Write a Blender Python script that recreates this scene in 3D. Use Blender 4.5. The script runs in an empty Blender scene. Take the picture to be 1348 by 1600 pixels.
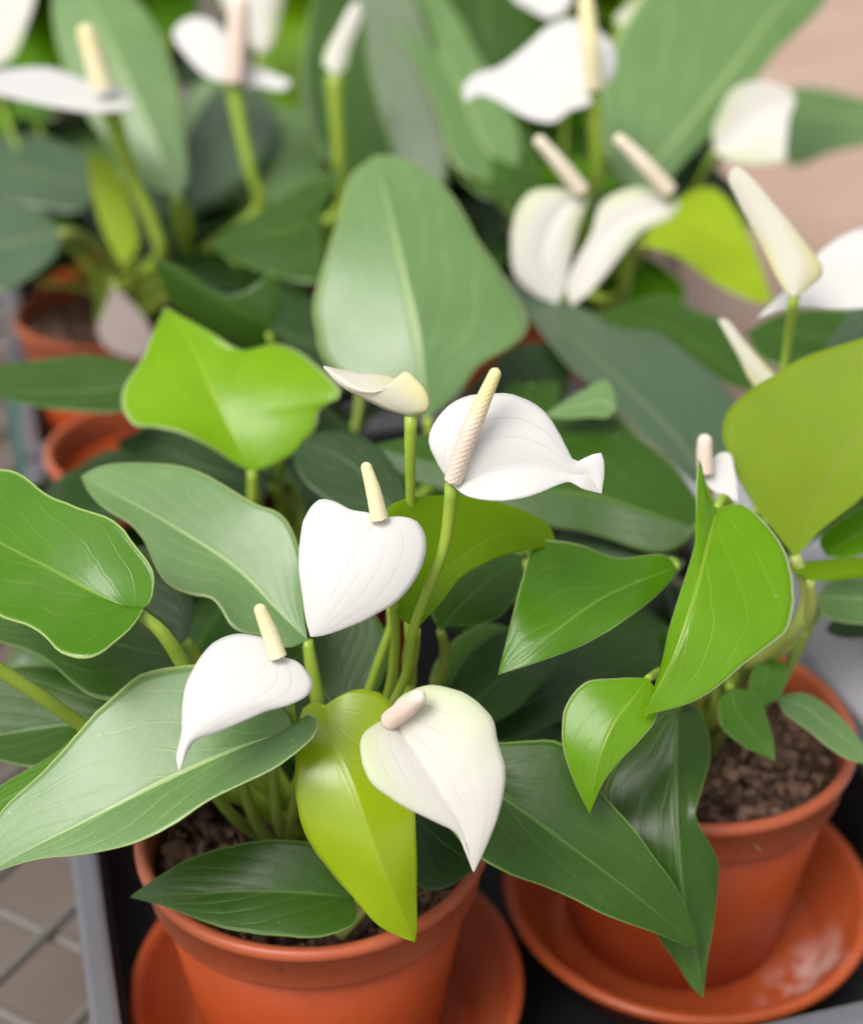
import bpy, math, random
from mathutils import Vector, Matrix, noise as mnoise
random.seed(7)
C = bpy.context.scene.collection
SC = bpy.context.scene
R = math.radians

# ------------------------------------------------------------------ camera, sky, sun, exposure
PITCH, FPX, CZ = R(30), 2462.0, 0.462
cam = bpy.data.objects.new('camera', bpy.data.cameras.new('camera'))
C.objects.link(cam); SC.camera = cam
cam.location = (0, 0, CZ); cam.rotation_euler = (R(90) - PITCH, 0, 0)
cam.data.sensor_fit = 'VERTICAL'; cam.data.sensor_height = 24
cam.data.lens = 12 / math.tan(R(18)); cam.data.clip_start = .02; cam.data.clip_end = 200
cam.data.dof.use_dof = True; cam.data.dof.focus_distance = .452; cam.data.dof.aperture_fstop = 4.0

SUN_EL, SUN_AZ = R(56), R(-140)          # azimuth from +y (away from the camera), negative = left
W = bpy.data.worlds.new('World'); SC.world = W; W.use_nodes = True
nt = W.node_tree
sky = nt.nodes.new('ShaderNodeTexSky'); sky.sky_type = 'NISHITA'; sky.sun_disc = False
sky.sun_elevation = SUN_EL; sky.sun_rotation = SUN_AZ
sky.dust_density = 4.0; sky.air_density = 1.0; sky.ozone_density = 1.0
hs = nt.nodes.new('ShaderNodeHueSaturation'); hs.inputs['Saturation'].default_value = .25   # milky overcast
nt.links.new(sky.outputs[0], hs.inputs['Color'])
bg = nt.nodes['Background']; bg.inputs['Strength'].default_value = .15
nt.links.new(hs.outputs[0], bg.inputs['Color'])
sl = bpy.data.lights.new('sun', 'SUN'); sl.energy = 1.5; sl.angle = R(30); sl.color = (1, .965, .92)
sun = bpy.data.objects.new('sun', sl); C.objects.link(sun)
sd = Vector((math.sin(SUN_AZ) * math.cos(SUN_EL), math.cos(SUN_AZ) * math.cos(SUN_EL), math.sin(SUN_EL)))
sun.rotation_euler = sd.to_track_quat('Z', 'Y').to_euler()
sun.location = (0, 0, 5)
SC.view_settings.view_transform = 'Standard'; SC.view_settings.look = 'None'
SC.view_settings.exposure = 0.30; SC.view_settings.gamma = 1

# ------------------------------------------------------------------ helpers
CP, SP = math.cos(PITCH), math.sin(PITCH)
def ray(px, py):
    u = (px - 674) / FPX; v = (py - 800) / FPX
    return Vector((u, CP - v * SP, -SP - v * CP))
def at(px, py, d):
    r = ray(px, py)
    return Vector((r.x * d, r.y * d, CZ + r.z * d))
def depth_of(p):
    return p.y * CP - (p.z - CZ) * SP

def crom(p, n):
    """n points spaced evenly along a smooth curve through p"""
    p = [Vector(q) for q in p]
    if len(p) == 2:
        return [p[0].lerp(p[1], i / (n - 1)) for i in range(n)]
    e = [2 * p[0] - p[1]] + p + [2 * p[-1] - p[-2]]
    fine = []
    for i in range(1, len(e) - 2):
        a, b, c, d = e[i - 1:i + 3]
        ta = 0; tb = max(1e-6, (b - a).length ** .5); tc = tb + max(1e-6, (c - b).length ** .5); td = tc + max(1e-6, (d - c).length ** .5)
        for k in range(16):
            t = tb + (tc - tb) * k / 16
            A1 = a * ((tb - t) / (tb - ta)) + b * ((t - ta) / (tb - ta))
            A2 = b * ((tc - t) / (tc - tb)) + c * ((t - tb) / (tc - tb))
            A3 = c * ((td - t) / (td - tc)) + d * ((t - tc) / (td - tc))
            B1 = A1 * ((tc - t) / (tc - ta)) + A2 * ((t - ta) / (tc - ta))
            B2 = A2 * ((td - t) / (td - tb)) + A3 * ((t - tb) / (td - tb))
            fine.append(B1 * ((tc - t) / (tc - tb)) + B2 * ((t - tb) / (tc - tb)))
    fine.append(p[-1])
    L = [0]
    for i in range(1, len(fine)):
        L.append(L[-1] + (fine[i] - fine[i - 1]).length)
    out = []; j = 0
    for i in range(n):
        s = L[-1] * i / (n - 1)
        while j < len(L) - 2 and L[j + 1] < s: j += 1
        f = (s - L[j]) / max(1e-9, L[j + 1] - L[j])
        out.append(fine[j].lerp(fine[j + 1], min(1, f)))
    return out

def link(name, verts, faces, mat, parent=None, uvs=None, smooth=True):
    me = bpy.data.meshes.new(name)
    me.from_pydata([tuple(v) for v in verts], [], faces)
    if uvs:
        lay = me.uv_layers.new(name='UVMap')
        for lp in me.loops:
            lay.data[lp.index].uv = uvs[lp.vertex_index]
    me.materials.append(mat)
    if smooth:
        for p in me.polygons: p.use_smooth = True
    me.update()
    o = bpy.data.objects.new(name, me); C.objects.link(o)
    if parent is not None:
        o.parent = parent
        o.matrix_parent_inverse = Matrix.Identity(4)
    return o

def root_of(o):
    while o.parent: o = o.parent
    return o
def to_local(pts, root):
    return [Vector(p) - root.location for p in pts]

def empty(name, loc=(0, 0, 0), parent=None):
    o = bpy.data.objects.new(name, None); C.objects.link(o); o.location = loc
    o.empty_display_size = .01
    if parent is not None: o.parent = parent
    return o
def tag(o, label=None, cat=None, group=None, kind=None):
    if label: o['label'] = label
    if cat: o['category'] = cat
    if group: o['group'] = group
    if kind: o['kind'] = kind
    return o

def lathe(name, prof, mat, parent=None, seg=72, wob=0.0, loc=(0, 0, 0), closed=False):
    vs, fs = [], []
    n = len(prof)
    for i in range(seg):
        a = 2 * math.pi * i / seg
        for r, z in prof:
            k = 1 + wob * mnoise.noise(Vector((math.cos(a) * 1.3, math.sin(a) * 1.3, z * 9)))
            vs.append(Vector((loc[0] + r * k * math.cos(a), loc[1] + r * k * math.sin(a), loc[2] + z)))
    for i in range(seg):
        j = (i + 1) % seg
        for k in range(n - 1 + (1 if closed else 0)):
            k2 = (k + 1) % n
            fs.append((i * n + k, j * n + k, j * n + k2, i * n + k2))
    return link(name, vs, fs, mat, parent)

def tube(name, pts, rad, mat, parent=None, seg=10, n=None, caps=True, bump=None):
    """round stem through world points (local when parented by the caller), radius list or pair"""
    n = n or max(8, len(pts) * 6)
    c = crom(pts, n)
    if isinstance(rad, (int, float)): rad = (rad, rad)
    vs, fs, uv = [], [], []
    up = Vector((.3, .2, 1)).normalized()
    prev = None
    for i, p in enumerate(c):
        tg = (c[min(i + 1, n - 1)] - c[max(i - 1, 0)]).normalized()
        if prev is None:
            x = tg.cross(up if abs(tg.dot(up)) < .95 else Vector((1, 0, 0))).normalized()
        else:
            x = (prev - tg * prev.dot(tg)).normalized()
        prev = x; y = tg.cross(x)
        t = i / (n - 1)
        f = t * (len(rad) - 1); k = min(int(f), len(rad) - 2)
        r = rad[k] + (rad[k + 1] - rad[k]) * (f - k)
        for s in range(seg):
            a = 2 * math.pi * s / seg
            rr = r * (1 + (bump(t, s) if bump else 0))
            vs.append(p + (x * math.cos(a) + y * math.sin(a)) * rr); uv.append((s / seg, t))
    for i in range(n - 1):
        for s in range(seg):
            s2 = (s + 1) % seg
            fs.append((i * seg + s, i * seg + s2, (i + 1) * seg + s2, (i + 1) * seg + s))
    if caps:
        fs.append(tuple(range(seg - 1, -1, -1))); fs.append(tuple((n - 1) * seg + s for s in range(seg)))
    return link(name, vs, fs, mat, parent, uv)

# ------------------------------------------------------------------ materials
class NB:
    """small node-building helper"""
    def __init__(s, name):
        s.m = bpy.data.materials.new(name); s.m.use_nodes = True
        s.t = s.m.node_tree; s.p = s.t.nodes['Principled BSDF']; s.out = s.t.nodes['Material Output']
    def n(s, ty, **kw):
        x = s.t.nodes.new(ty)
        for k, v in kw.items(): setattr(x, k, v)
        return x
    def set(s, sock, v):
        if hasattr(v, 'is_output'): s.t.links.new(v, sock)
        elif isinstance(v, (tuple, list)) and len(v) == 3 and sock.type == 'RGBA': sock.default_value = (*v, 1)
        else: sock.default_value = v
    def math(s, op, a, b=0.0, c=0.0, clamp=False):
        x = s.n('ShaderNodeMath', operation=op, use_clamp=clamp)
        for i, v in enumerate((a, b, c)): s.set(x.inputs[i], v)
        return x.outputs[0]
    def mix(s, f, a, b):
        x = s.n('ShaderNodeMix', data_type='RGBA')
        s.set(x.inputs[0], f); s.set(x.inputs[6], a); s.set(x.inputs[7], b)
        return x.outputs[2]
    def ramp(s, v, lo, hi):
        x = s.n('ShaderNodeMapRange', interpolation_type='SMOOTHSTEP')
        s.set(x.inputs[0], v); x.inputs[1].default_value = lo; x.inputs[2].default_value = hi
        return x.outputs[0]
    def noise(s, vec, scale, detail=4, rough=.55):
        x = s.n('ShaderNodeTexNoise'); x.inputs['Scale'].default_value = scale
        x.inputs['Detail'].default_value = detail; x.inputs['Roughness'].default_value = rough
        s.t.links.new(vec, x.inputs['Vector']); return x.outputs['Fac']
    def bump(s, h, strength, dist):
        x = s.n('ShaderNodeBump'); x.inputs['Strength'].default_value = strength; x.inputs['Distance'].default_value = dist
        s.t.links.new(h, x.inputs['Height']); s.t.links.new(x.outputs[0], s.p.inputs['Normal']); return x.outputs[0]
    def obj(s): return s.n('ShaderNodeTexCoord').outputs['Object']

def blade_mat(name, col, vein, rough=.38, transl=.25, tcol=None, spec=.5, nv=6.0, veinamt=.6, edge=.5, edgecol=None, lean=.55, relief=1.0, coat=0.0, mottle=.25, fresh=None, longi=0.0):
    """leaf or spathe surface: u runs -1..1 from margin to margin, t from base to tip"""
    b = NB(name)
    uv = b.n('ShaderNodeSeparateXYZ'); b.t.links.new(b.n('ShaderNodeUVMap').outputs[0], uv.inputs[0])
    oc = b.obj()
    au = b.math('ABSOLUTE', b.math('MULTIPLY_ADD', uv.outputs[0], 2.0, -1.0)); t = uv.outputs[1]
    wob = b.math('MULTIPLY_ADD', b.noise(oc, 60, 3), .16, -.08)
    # side veins leave the midrib and sweep towards the tip
    side = b.math('MULTIPLY', b.math('POWER', au, .8), lean)
    ph = b.math('ADD', b.math('MULTIPLY', b.math('SUBTRACT', b.math('ADD', t, wob), side), nv), 20.0)
    tri = b.math('ABSOLUTE', b.math('SUBTRACT', b.math('FRACT', ph), .5))
    lat = b.math('SUBTRACT', 1.0, b.ramp(tri, 0.010, .065))
    lat = b.math('MULTIPLY', lat, b.math('MULTIPLY_ADD', b.ramp(b.noise(oc, 75, 2), .35, .62), .55, .45))
    groove = b.math('SUBTRACT', 1.0, b.ramp(tri, .0, .34))
    lat = b.math('MULTIPLY', lat, b.math('SUBTRACT', 1.0, b.ramp(au, .65, .95)))
    # midrib narrows to the tip
    mw = b.math('MULTIPLY_ADD', t, -.030, .042)
    mid = b.math('SUBTRACT', 1.0, b.ramp(b.math('DIVIDE', au, mw), .55, 1.5))
    # fine net between the veins
    vo = b.n('ShaderNodeTexVoronoi', feature='DISTANCE_TO_EDGE'); vo.inputs['Scale'].default_value = 330
    b.t.links.new(oc, vo.inputs['Vector'])
    net = b.math('SUBTRACT', 1.0, b.ramp(vo.outputs['Distance'], 0.0, .10))
    ed = b.ramp(au, .955, .99)
    n1 = b.noise(oc, 38, 3); n2 = b.noise(oc, 420, 2)
    c0 = b.mix(b.math('MULTIPLY', b.ramp(n1, .3, .75), mottle), col, tuple(min(1, x * 1.5 + .008) for x in col))
    c0 = b.mix(b.math('MULTIPLY', b.ramp(n2, .5, .8), mottle * .35), c0, tuple(x * .6 for x in col))
    if fresh:       # greener towards the margin near the base
        g = b.math('MULTIPLY', b.ramp(au, .25, 1.0), b.math('SUBTRACT', 1.0, b.ramp(t, .25, .75)))
        c0 = b.mix(g, c0, fresh)
    if not longi:
        sp_ = b.n('ShaderNodeTexVoronoi'); sp_.inputs['Scale'].default_value = 160; b.t.links.new(oc, sp_.inputs['Vector'])
        sc_ = b.n('ShaderNodeSeparateColor'); b.t.links.new(sp_.outputs['Color'], sc_.inputs[0])
        dots = b.math('MULTIPLY', b.math('SUBTRACT', 1.0, b.ramp(sp_.outputs['Distance'], .04, .12)), b.ramp(sc_.outputs[0], .90, .93))
        c0 = b.mix(b.math('MULTIPLY', dots, .45), c0, (.55, .60, .45))
        film = b.math('MULTIPLY', b.ramp(b.noise(oc, 26, 5, .65), .52, .74), .07)
        c0 = b.mix(film, c0, (.34, .38, .28))
    c0 = b.mix(b.math('MULTIPLY', net, veinamt * .07), c0, vein)
    c0 = b.mix(b.math('MULTIPLY', lat, veinamt * .42), c0, vein)
    c0 = b.mix(b.math('MULTIPLY', mid, min(1, veinamt * 1.1)), c0, vein)
    c0 = b.mix(b.math('MULTIPLY', ed, edge), c0, edgecol or vein)
    lg = None
    if longi:       # fine lengthwise veins of a spathe
        pl = b.math('ADD', b.math('MULTIPLY', b.math('ADD', b.math('MULTIPLY', b.math('POWER', au, .85), 4.2), b.math('MULTIPLY', wob, 1.6)), 1.0), 20.5)
        tl = b.math('ABSOLUTE', b.math('SUBTRACT', b.math('FRACT', pl), .5))
        lg = b.math('SUBTRACT', 1.0, b.ramp(tl, .01, .07))
        lg = b.math('MULTIPLY', b.math('MULTIPLY', lg, b.ramp(b.noise(oc, 60, 2), .30, .65)), b.math('SUBTRACT', 1.0, b.ramp(au, .7, .95)))
        lgw = b.math('SUBTRACT', 1.0, b.ramp(tl, 0.0, .4))
        c0 = b.mix(b.math('MULTIPLY', lg, longi), c0, vein)
        spot = b.ramp(b.noise(oc, 230, 2), .70, .80)
        c0 = b.mix(b.math('MULTIPLY', spot, .25), c0, (.55, .47, .36))
    b.set(b.p.inputs['Base Color'], c0)
    b.set(b.p.inputs['Roughness'], b.math('MULTIPLY_ADD', n1, .16, rough - .08))
    b.p.inputs['Specular IOR Level'].default_value = spec
    b.p.inputs['Coat Weight'].default_value = coat; b.p.inputs['Coat Roughness'].default_value = .22
    h = b.math('ADD', b.math('MULTIPLY', lat, .22), b.math('MULTIPLY', mid, -1.2))
    h = b.math('ADD', h, b.math('MULTIPLY', net, .03))
    h = b.math('ADD', h, b.math('MULTIPLY', b.noise(oc, 70, 2), .7))
    h = b.math('ADD', h, b.math('MULTIPLY', groove, -.12 if not longi else 0.0))
    if longi: h = b.math('ADD', h, b.math('ADD', b.math('MULTIPLY', lg, -.3), b.math('MULTIPLY', lgw, -.22)))
    nm = b.bump(h, .26 * relief, .0010)
    tr = b.n('ShaderNodeBsdfTranslucent'); mx = b.n('ShaderNodeMixShader')
    if tcol: b.set(tr.inputs[0], b.mix(.8, c0, tcol))
    else: b.set(tr.inputs[0], c0)
    mx.inputs[0].default_value = transl
    b.t.links.new(b.p.outputs[0], mx.inputs[1]); b.t.links.new(tr.outputs[0], mx.inputs[2])
    b.t.links.new(mx.outputs[0], b.out.inputs[0])
    return b.m

G = dict(
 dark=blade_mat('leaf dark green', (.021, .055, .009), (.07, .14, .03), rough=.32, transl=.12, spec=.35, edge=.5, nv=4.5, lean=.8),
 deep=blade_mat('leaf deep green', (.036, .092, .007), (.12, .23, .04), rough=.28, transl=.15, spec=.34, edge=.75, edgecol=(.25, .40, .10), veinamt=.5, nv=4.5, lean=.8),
 mid=blade_mat('leaf mid green', (.068, .195, .002), (.24, .40, .05), rough=.20, transl=.2, spec=.38, edge=.9, edgecol=(.42, .56, .18), veinamt=.42, nv=3.6, lean=.9, relief=.9),
 pale=blade_mat('leaf pale green', (.135, .255, .072), (.40, .54, .20), rough=.37, transl=.2, spec=.75, edge=.85, edgecol=(.48, .60, .22), veinamt=.75, nv=4.6, lean=.8),
 bright=blade_mat('leaf fresh green', (.205, .41, .001), (.40, .57, .05), rough=.22, transl=.3, spec=.36, edge=.9, edgecol=(.55, .66, .30), veinamt=.42, nv=3.4, lean=.9, relief=.9),
 spring=blade_mat('leaf spring green', (.135, .315, .001), (.34, .50, .05), rough=.22, transl=.3, spec=.36, edge=.95, edgecol=(.55, .66, .32), veinamt=.5, nv=3.2, lean=1.0, relief=.8),
 lime=blade_mat('leaf lime green', (.36, .50, .002), (.48, .60, .06), rough=.26, transl=.35, spec=.7, veinamt=.25, edge=.45, relief=.5, nv=4.0, lean=.8),
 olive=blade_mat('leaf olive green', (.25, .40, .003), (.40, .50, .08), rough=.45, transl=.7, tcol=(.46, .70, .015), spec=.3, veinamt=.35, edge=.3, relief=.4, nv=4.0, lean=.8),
 grey=blade_mat('leaf grey green', (.058, .110, .045), (.16, .24, .10), rough=.33, transl=.12, spec=1.0, edge=.5, nv=4.5, lean=.8),
 white=blade_mat('spathe white', (.79, .775, .745), (.57, .54, .50), rough=.42, transl=.28, spec=.3, nv=3.2, veinamt=.05, edge=.15, edgecol=(.85, .84, .80), lean=1.5, relief=.55, mottle=.0, longi=.42),
 cream=blade_mat('spathe cream', (.76, .735, .665), (.56, .55, .42), rough=.42, transl=.25, spec=.3, nv=3.2, veinamt=.05, edge=.15, edgecol=(.8, .8, .66), lean=1.5, relief=.55, mottle=.0, longi=.45, fresh=(.62, .67, .42)),
 wilt=blade_mat('spathe wilted', (.42, .34, .31), (.30, .24, .2), rough=.5, transl=.2, spec=.3, veinamt=.1, edge=.1, relief=.5, longi=.3),
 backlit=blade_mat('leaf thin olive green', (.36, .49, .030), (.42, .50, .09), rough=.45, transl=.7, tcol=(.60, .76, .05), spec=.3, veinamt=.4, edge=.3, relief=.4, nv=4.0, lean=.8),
 butter=blade_mat('spathe butter', (.82, .79, .67), (.70, .67, .50), rough=.42, transl=.30, spec=.3, nv=3.2, veinamt=.05, edge=.2, edgecol=(.9, .88, .74), lean=1.5, relief=.4, mottle=.0, longi=.3, fresh=(.82, .78, .42)),
)
def stem_mat(name, col, col2):
    b = NB(name); oc = b.obj()
    f = b.noise(oc, 60, 3)
    b.set(b.p.inputs['Base Color'], b.mix(f, col, col2)); b.p.inputs['Roughness'].default_value = .4
    b.bump(b.noise(oc, 500, 2), .2, .0005)
    return b.m
STEM = stem_mat('stem green', (.24, .37, .03), (.36, .48, .06))
STEMD = stem_mat('stem olive', (.14, .22, .025), (.26, .33, .05))
STEMY = stem_mat('stem yellow green', (.32, .40, .07), (.42, .46, .12))

def spadix_mat(name, low, top, split=.55):
    b = NB(name)
    uv = b.n('ShaderNodeSeparateXYZ'); b.t.links.new(b.n('ShaderNodeUVMap').outputs[0], uv.inputs[0])
    oc = b.obj()
    # tiny flowers in two crossing spirals
    jit = b.math('MULTIPLY_ADD', b.noise(oc, 500, 2), .5, -.25)
    da = b.math('ABSOLUTE', b.math('SUBTRACT', b.math('FRACT', b.math('ADD', b.math('ADD', b.math('MULTIPLY', uv.outputs[0], 8.0), b.math('MULTIPLY', uv.outputs[1], 21.0)), jit)), .5))
    db = b.math('ABSOLUTE', b.math('SUBTRACT', b.math('FRACT', b.math('ADD', b.math('SUBTRACT', b.math('MULTIPLY', uv.outputs[1], 21.0), b.math('MULTIPLY', uv.outputs[0], 8.0)), b.math('ADD', jit, 20.0))), .5))
    d = b.math('SUBTRACT', b.math('MULTIPLY', b.math('SQRT', b.math('ADD', b.math('MULTIPLY', da, da), b.math('MULTIPLY', db, db))), 1.4), .0)
    f = b.ramp(b.math('ADD', uv.outputs[1], b.math('MULTIPLY_ADD', b.noise(oc, 300, 2), .2, -.1)), split - .2, split + .2)
    c = b.mix(f, low, top)
    c = b.mix(b.math('MULTIPLY', b.ramp(d, .45, .85), .30), c, tuple(x * .78 for x in low))
    c = b.mix(b.math('MULTIPLY', b.math('SUBTRACT', 1.0, b.ramp(d, .0, .22)), .35), c, (.90, .84, .72))
    b.set(b.p.inputs['Base Color'], c); b.p.inputs['Roughness'].default_value = .5
    b.p.inputs['Subsurface Weight'].default_value = .15; b.p.inputs['Subsurface Radius'].default_value = (.002, .0015, .001)
    b.bump(b.math('MULTIPLY', d, -1.0), .35, .0007)
    return b.m
SPX = dict(
 pink=spadix_mat('spadix pink beige', (.78, .64, .52), (.88, .74, .32), .66),
 rose=spadix_mat('spadix rose', (.78, .61, .51), (.86, .75, .62), .85),
 yellow=spadix_mat('spadix yellow', (.88, .79, .50), (.88, .77, .42), .5),
 cream=spadix_mat('spadix cream', (.82, .70, .53), (.86, .77, .60), .5),
)

def plastic_mat(name, col, rough, wear, spec=.5, dust=(.6, .45, .35), scale=14):
    b = NB(name); oc = b.obj()
    n1 = b.noise(oc, scale, 5); n2 = b.noise(oc, 160, 3)
    c = b.mix(b.math('MULTIPLY', b.ramp(n1, .42, .75), wear), col, dust)
    c = b.mix(b.math('MULTIPLY', b.ramp(n2, .5, .75), .25), c, tuple(x * .7 for x in col))
    b.set(b.p.inputs['Base Color'], c); b.p.inputs['Specular IOR Level'].default_value = spec
    b.set(b.p.inputs['Roughness'], b.math('MULTIPLY_ADD', n1, .3, rough - .15))
    b.bump(n2, .12, .0006)
    return b.m
POT = plastic_mat('terracotta plastic', (.40, .062, .014), .40, .25, spec=.3, dust=(.48, .15, .07))
RIM = plastic_mat('terracotta rim plastic', (.46, .105, .042), .40, .5, spec=.4, dust=(.58, .27, .18))
POTWET = plastic_mat('terracotta saucer stained', (.46, .080, .020), .36, .25, dust=(.58, .25, .14), scale=20)
BLACK = plastic_mat('black tray plastic', (.012, .012, .013), .5, .25, dust=(.06, .055, .05))
GREYP = plastic_mat('grey tray rim plastic', (.14, .14, .152), .45, .4, dust=(.21, .205, .21))
SHEET = plastic_mat('pale plastic sheet', (.62, .62, .66), .45, .4, dust=(.5, .49, .5))
GALV = plastic_mat('galvanised wire', (.155, .14, .125), .6, .4, dust=(.135, .118, .10))
TEAL = plastic_mat('teal plastic', (.02, .22, .18), .4, .2)
BOARD = plastic_mat('pinkish plywood', (.44, .30, .225), .7, .7, spec=.2, dust=(.52, .39, .335), scale=5)

def wet_glint_mat():
    b = NB('terracotta saucer with painted glint'); oc = b.obj()
    sp = b.n('ShaderNodeSeparateXYZ'); b.t.links.new(oc, sp.inputs[0])
    w = b.noise(oc, 55, 5, .65); f = b.noise(oc, 160, 3)
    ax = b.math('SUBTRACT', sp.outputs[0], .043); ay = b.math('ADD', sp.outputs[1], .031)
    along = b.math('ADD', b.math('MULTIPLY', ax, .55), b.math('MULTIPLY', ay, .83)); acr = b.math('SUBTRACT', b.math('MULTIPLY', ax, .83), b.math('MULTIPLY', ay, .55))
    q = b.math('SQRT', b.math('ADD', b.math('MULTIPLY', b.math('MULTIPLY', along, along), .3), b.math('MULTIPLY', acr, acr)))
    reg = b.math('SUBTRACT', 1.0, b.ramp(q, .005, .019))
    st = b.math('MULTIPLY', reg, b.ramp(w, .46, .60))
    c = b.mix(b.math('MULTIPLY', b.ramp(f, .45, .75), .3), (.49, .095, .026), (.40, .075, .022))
    c = b.mix(b.math('MULTIPLY', st, .55), c, (.80, .62, .56))  # wet glint painted into the colour as a broken pale patch
    b.set(b.p.inputs['Base Color'], c)
    b.set(b.p.inputs['Roughness'], b.math('MULTIPLY_ADD', w, .5, .08))
    b.bump(b.math('ADD', f, w), .2, .001); return b.m
WET_GLINT = wet_glint_mat()
def soil_mat():
    b = NB('potting soil'); oc = b.obj()
    a = b.noise(oc, 140, 6, .7); f = b.noise(oc, 600, 3)
    c = b.mix(b.ramp(a, .38, .68), (.03, .015, .009), (.22, .115, .065))
    c = b.mix(b.math('MULTIPLY', b.ramp(f, .55, .72), .6), c, (.28, .17, .11))
    b.set(b.p.inputs['Base Color'], c); b.p.inputs['Roughness'].default_value = .95
    b.bump(b.math('ADD', a, f), .9, .003); return b.m
SOIL = soil_mat()
def bark_mat():
    b = NB('bark chips'); oc = b.obj()
    g = b.n('ShaderNodeNewGeometry').outputs['Random Per Island']
    c = b.mix(g, (.045, .020, .012), (.42, .25, .16))
    c = b.mix(b.math('MULTIPLY', b.noise(oc, 300, 4), .7), c, (.10, .055, .035))
    b.set(b.p.inputs['Base Color'], c); b.p.inputs['Roughness'].default_value = .9; return b.m
BARK = bark_mat()
def floor_mat():
    b = NB('brown concrete'); oc = b.obj()
    a = b.noise(oc, 1.6, 6); f = b.noise(oc, 45, 5, .7)
    c = b.mix(b.ramp(a, .35, .7), (.15, .115, .088), (.21, .17, .14))
    c = b.mix(b.math('MULTIPLY', b.ramp(f, .5, .75), .3), c, (.08, .06, .05))
    b.set(b.p.inputs['Base Color'], c); b.p.inputs['Roughness'].default_value = .85
    b.bump(f, .3, .004); return b.m
FLOOR = floor_mat()

# ------------------------------------------------------------------ setting: floor, bench, trays
def grid_floor():
    vs, fs = [], []
    S = [-60, -20, -6, -2, 0, 2, 6, 20, 60]
    for y in S:
        for x in S: vs.append(Vector((x, y, -.62)))
    n = len(S)
    for j in range(n - 1):
        for i in range(n - 1): fs.append((j * n + i, j * n + i + 1, (j + 1) * n + i + 1, (j + 1) * n + i))
    tag(link('floor', vs, fs, FLOOR), kind='structure')
grid_floor()

E1 = Vector((.963, .27, 0)).normalized(); E2 = Vector((-E1.y, E1.x, 0))
def tr(a, b, z=0.0): return E1 * a + E2 * b + Vector((0, 0, z))

def box(name, lo, hi, mat, parent=None, org=Vector((0, 0, 0)), bev=.0015):
    """box in tray axes with chamfered edges"""
    import bmesh
    bm = bmesh.new(); bmesh.ops.create_cube(bm, size=1)
    for v in bm.verts:
        p = [lo[i] + (hi[i] - lo[i]) * (v.co[i] + .5) for i in range(3)]
        v.co = tr(*p) - org
    if bev: bmesh.ops.bevel(bm, geom=list(bm.edges), offset=bev, segments=2, affect='EDGES', profile=.6)
    me = bpy.data.meshes.new(name); bm.to_mesh(me); bm.free(); me.materials.append(mat)
    o = bpy.data.objects.new(name, me); C.objects.link(o)
    if parent is not None: o.parent = parent
    return o

def bench():
    org = tr(.1, .3, -.62)
    b = tag(empty('wire_bench', org), 'galvanised wire mesh bench carrying the plant trays', 'bench')
    A0, A1, B0, B1 = -.40, 1.40, .10, 2.50
    vs, fs = [], []
    def bar(p, q, r):
        t = (q - p).normalized(); x = t.cross(Vector((0, 0, 1))).normalized(); y = t.cross(x); k = len(vs)
        for e in (p, q):
            for s in range(6):
                a = s * math.pi / 3; vs.append(e + (x * math.cos(a) + y * math.sin(a)) * r - org)
        for s in range(6): fs.append((k + s, k + (s + 1) % 6, k + 6 + (s + 1) % 6, k + 6 + s))
    w, h = A1 - A0, B1 - B0; st = .058
    for fam in (0, 1):
        c = -h
        while c < w:
            # line a - b = c  (or mirrored), clipped to the rectangle
            a0 = max(0, c); a1 = min(w, c + h)
            if a1 - a0 > .01:
                p0, p1 = (a0, a0 - c), (a1, a1 - c)
                if fam: p0, p1 = (w - p0[0], p0[1]), (w - p1[0], p1[1])
                z = -.0105 - fam * .004
                bar(tr(A0 + p0[0], B0 + p0[1], z), tr(A0 + p1[0], B0 + p1[1], z), .0028)
            c += st
    o = link('wire_mesh', vs, fs, GALV, b); o['kind'] = 'stuff'
    for i, (lo, hi) in enumerate((((A0 - .03, B0 - .03, -.045), (A1 + .03, B0 - .001, -.004)), ((A0 - .03, B1 + .001, -.045), (A1 + .03, B1 + .03, -.004)),
                   ((A0 - .03, B0, -.045), (A0 - .001, B1, -.004)), ((A1 + .001, B0, -.045), (A1 + .03, B1, -.004)))):
        box('rail', lo, hi, GALV, b, org)
    for a in (A0 - .028, A1 + .002):
        for c in (B0 - .028, B1 + .002):
            box('leg', (a, c, -.62), (a + .026, c + .026, -.046), GALV, b, org)
bench()

def tray(a0, a1, b0, b1, label, h=.046):
    org = tr((a0 + a1) / 2, (b0 + b1) / 2, -.008)
    t = tag(empty('plant_tray', org), label, 'tray', 'plant trays on the bench')
    box('tray_floor', (a0, b0, -.008), (a1, b1, -.002), BLACK, t, org)
    w = .003
    for lo, hi in (((a0, b0, -.001), (a1, b0 + w, h - .008)), ((a0, b1 - w, -.001), (a1, b1, h - .008)),
                   ((a0, b0 + w + .0005, -.001), (a0 + w, b1 - w - .0005, h - .008)), ((a1 - w, b0 + w + .0005, -.001), (a1, b1 - w - .0005, h - .008))):
        box('tray_wall', lo, hi, BLACK, t, org, .0006)
    r = .010
    for lo, hi in (((a0 - r, b0 - r, h - .0075), (a1 + r, b0 + .0005, h)), ((a0 - r, b1 - .0005, h - .0075), (a1 + r, b1 + r, h)),
                   ((a0 - r, b0 + .001, h - .0075), (a0 + .0005, b1 - .001, h)), ((a1 - .0005, b0 + .001, h - .0075), (a1 + r, b1 - .001, h))):
        box('tray_rim', lo, hi, GREYP, t, org, .0025)
tray(.000, .315, .331, .800, 'black plastic tray with grey rim under the two front saucers')
tray(.000, .315, .830, 1.25, 'black plastic tray with grey rim at the back, behind the front tray')

tag(box('plywood_board', (.345, .80, -.006), (1.36, 2.46, .004), BOARD), 'pinkish bare plywood board lying on the bench behind the plants', 'board')

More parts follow.
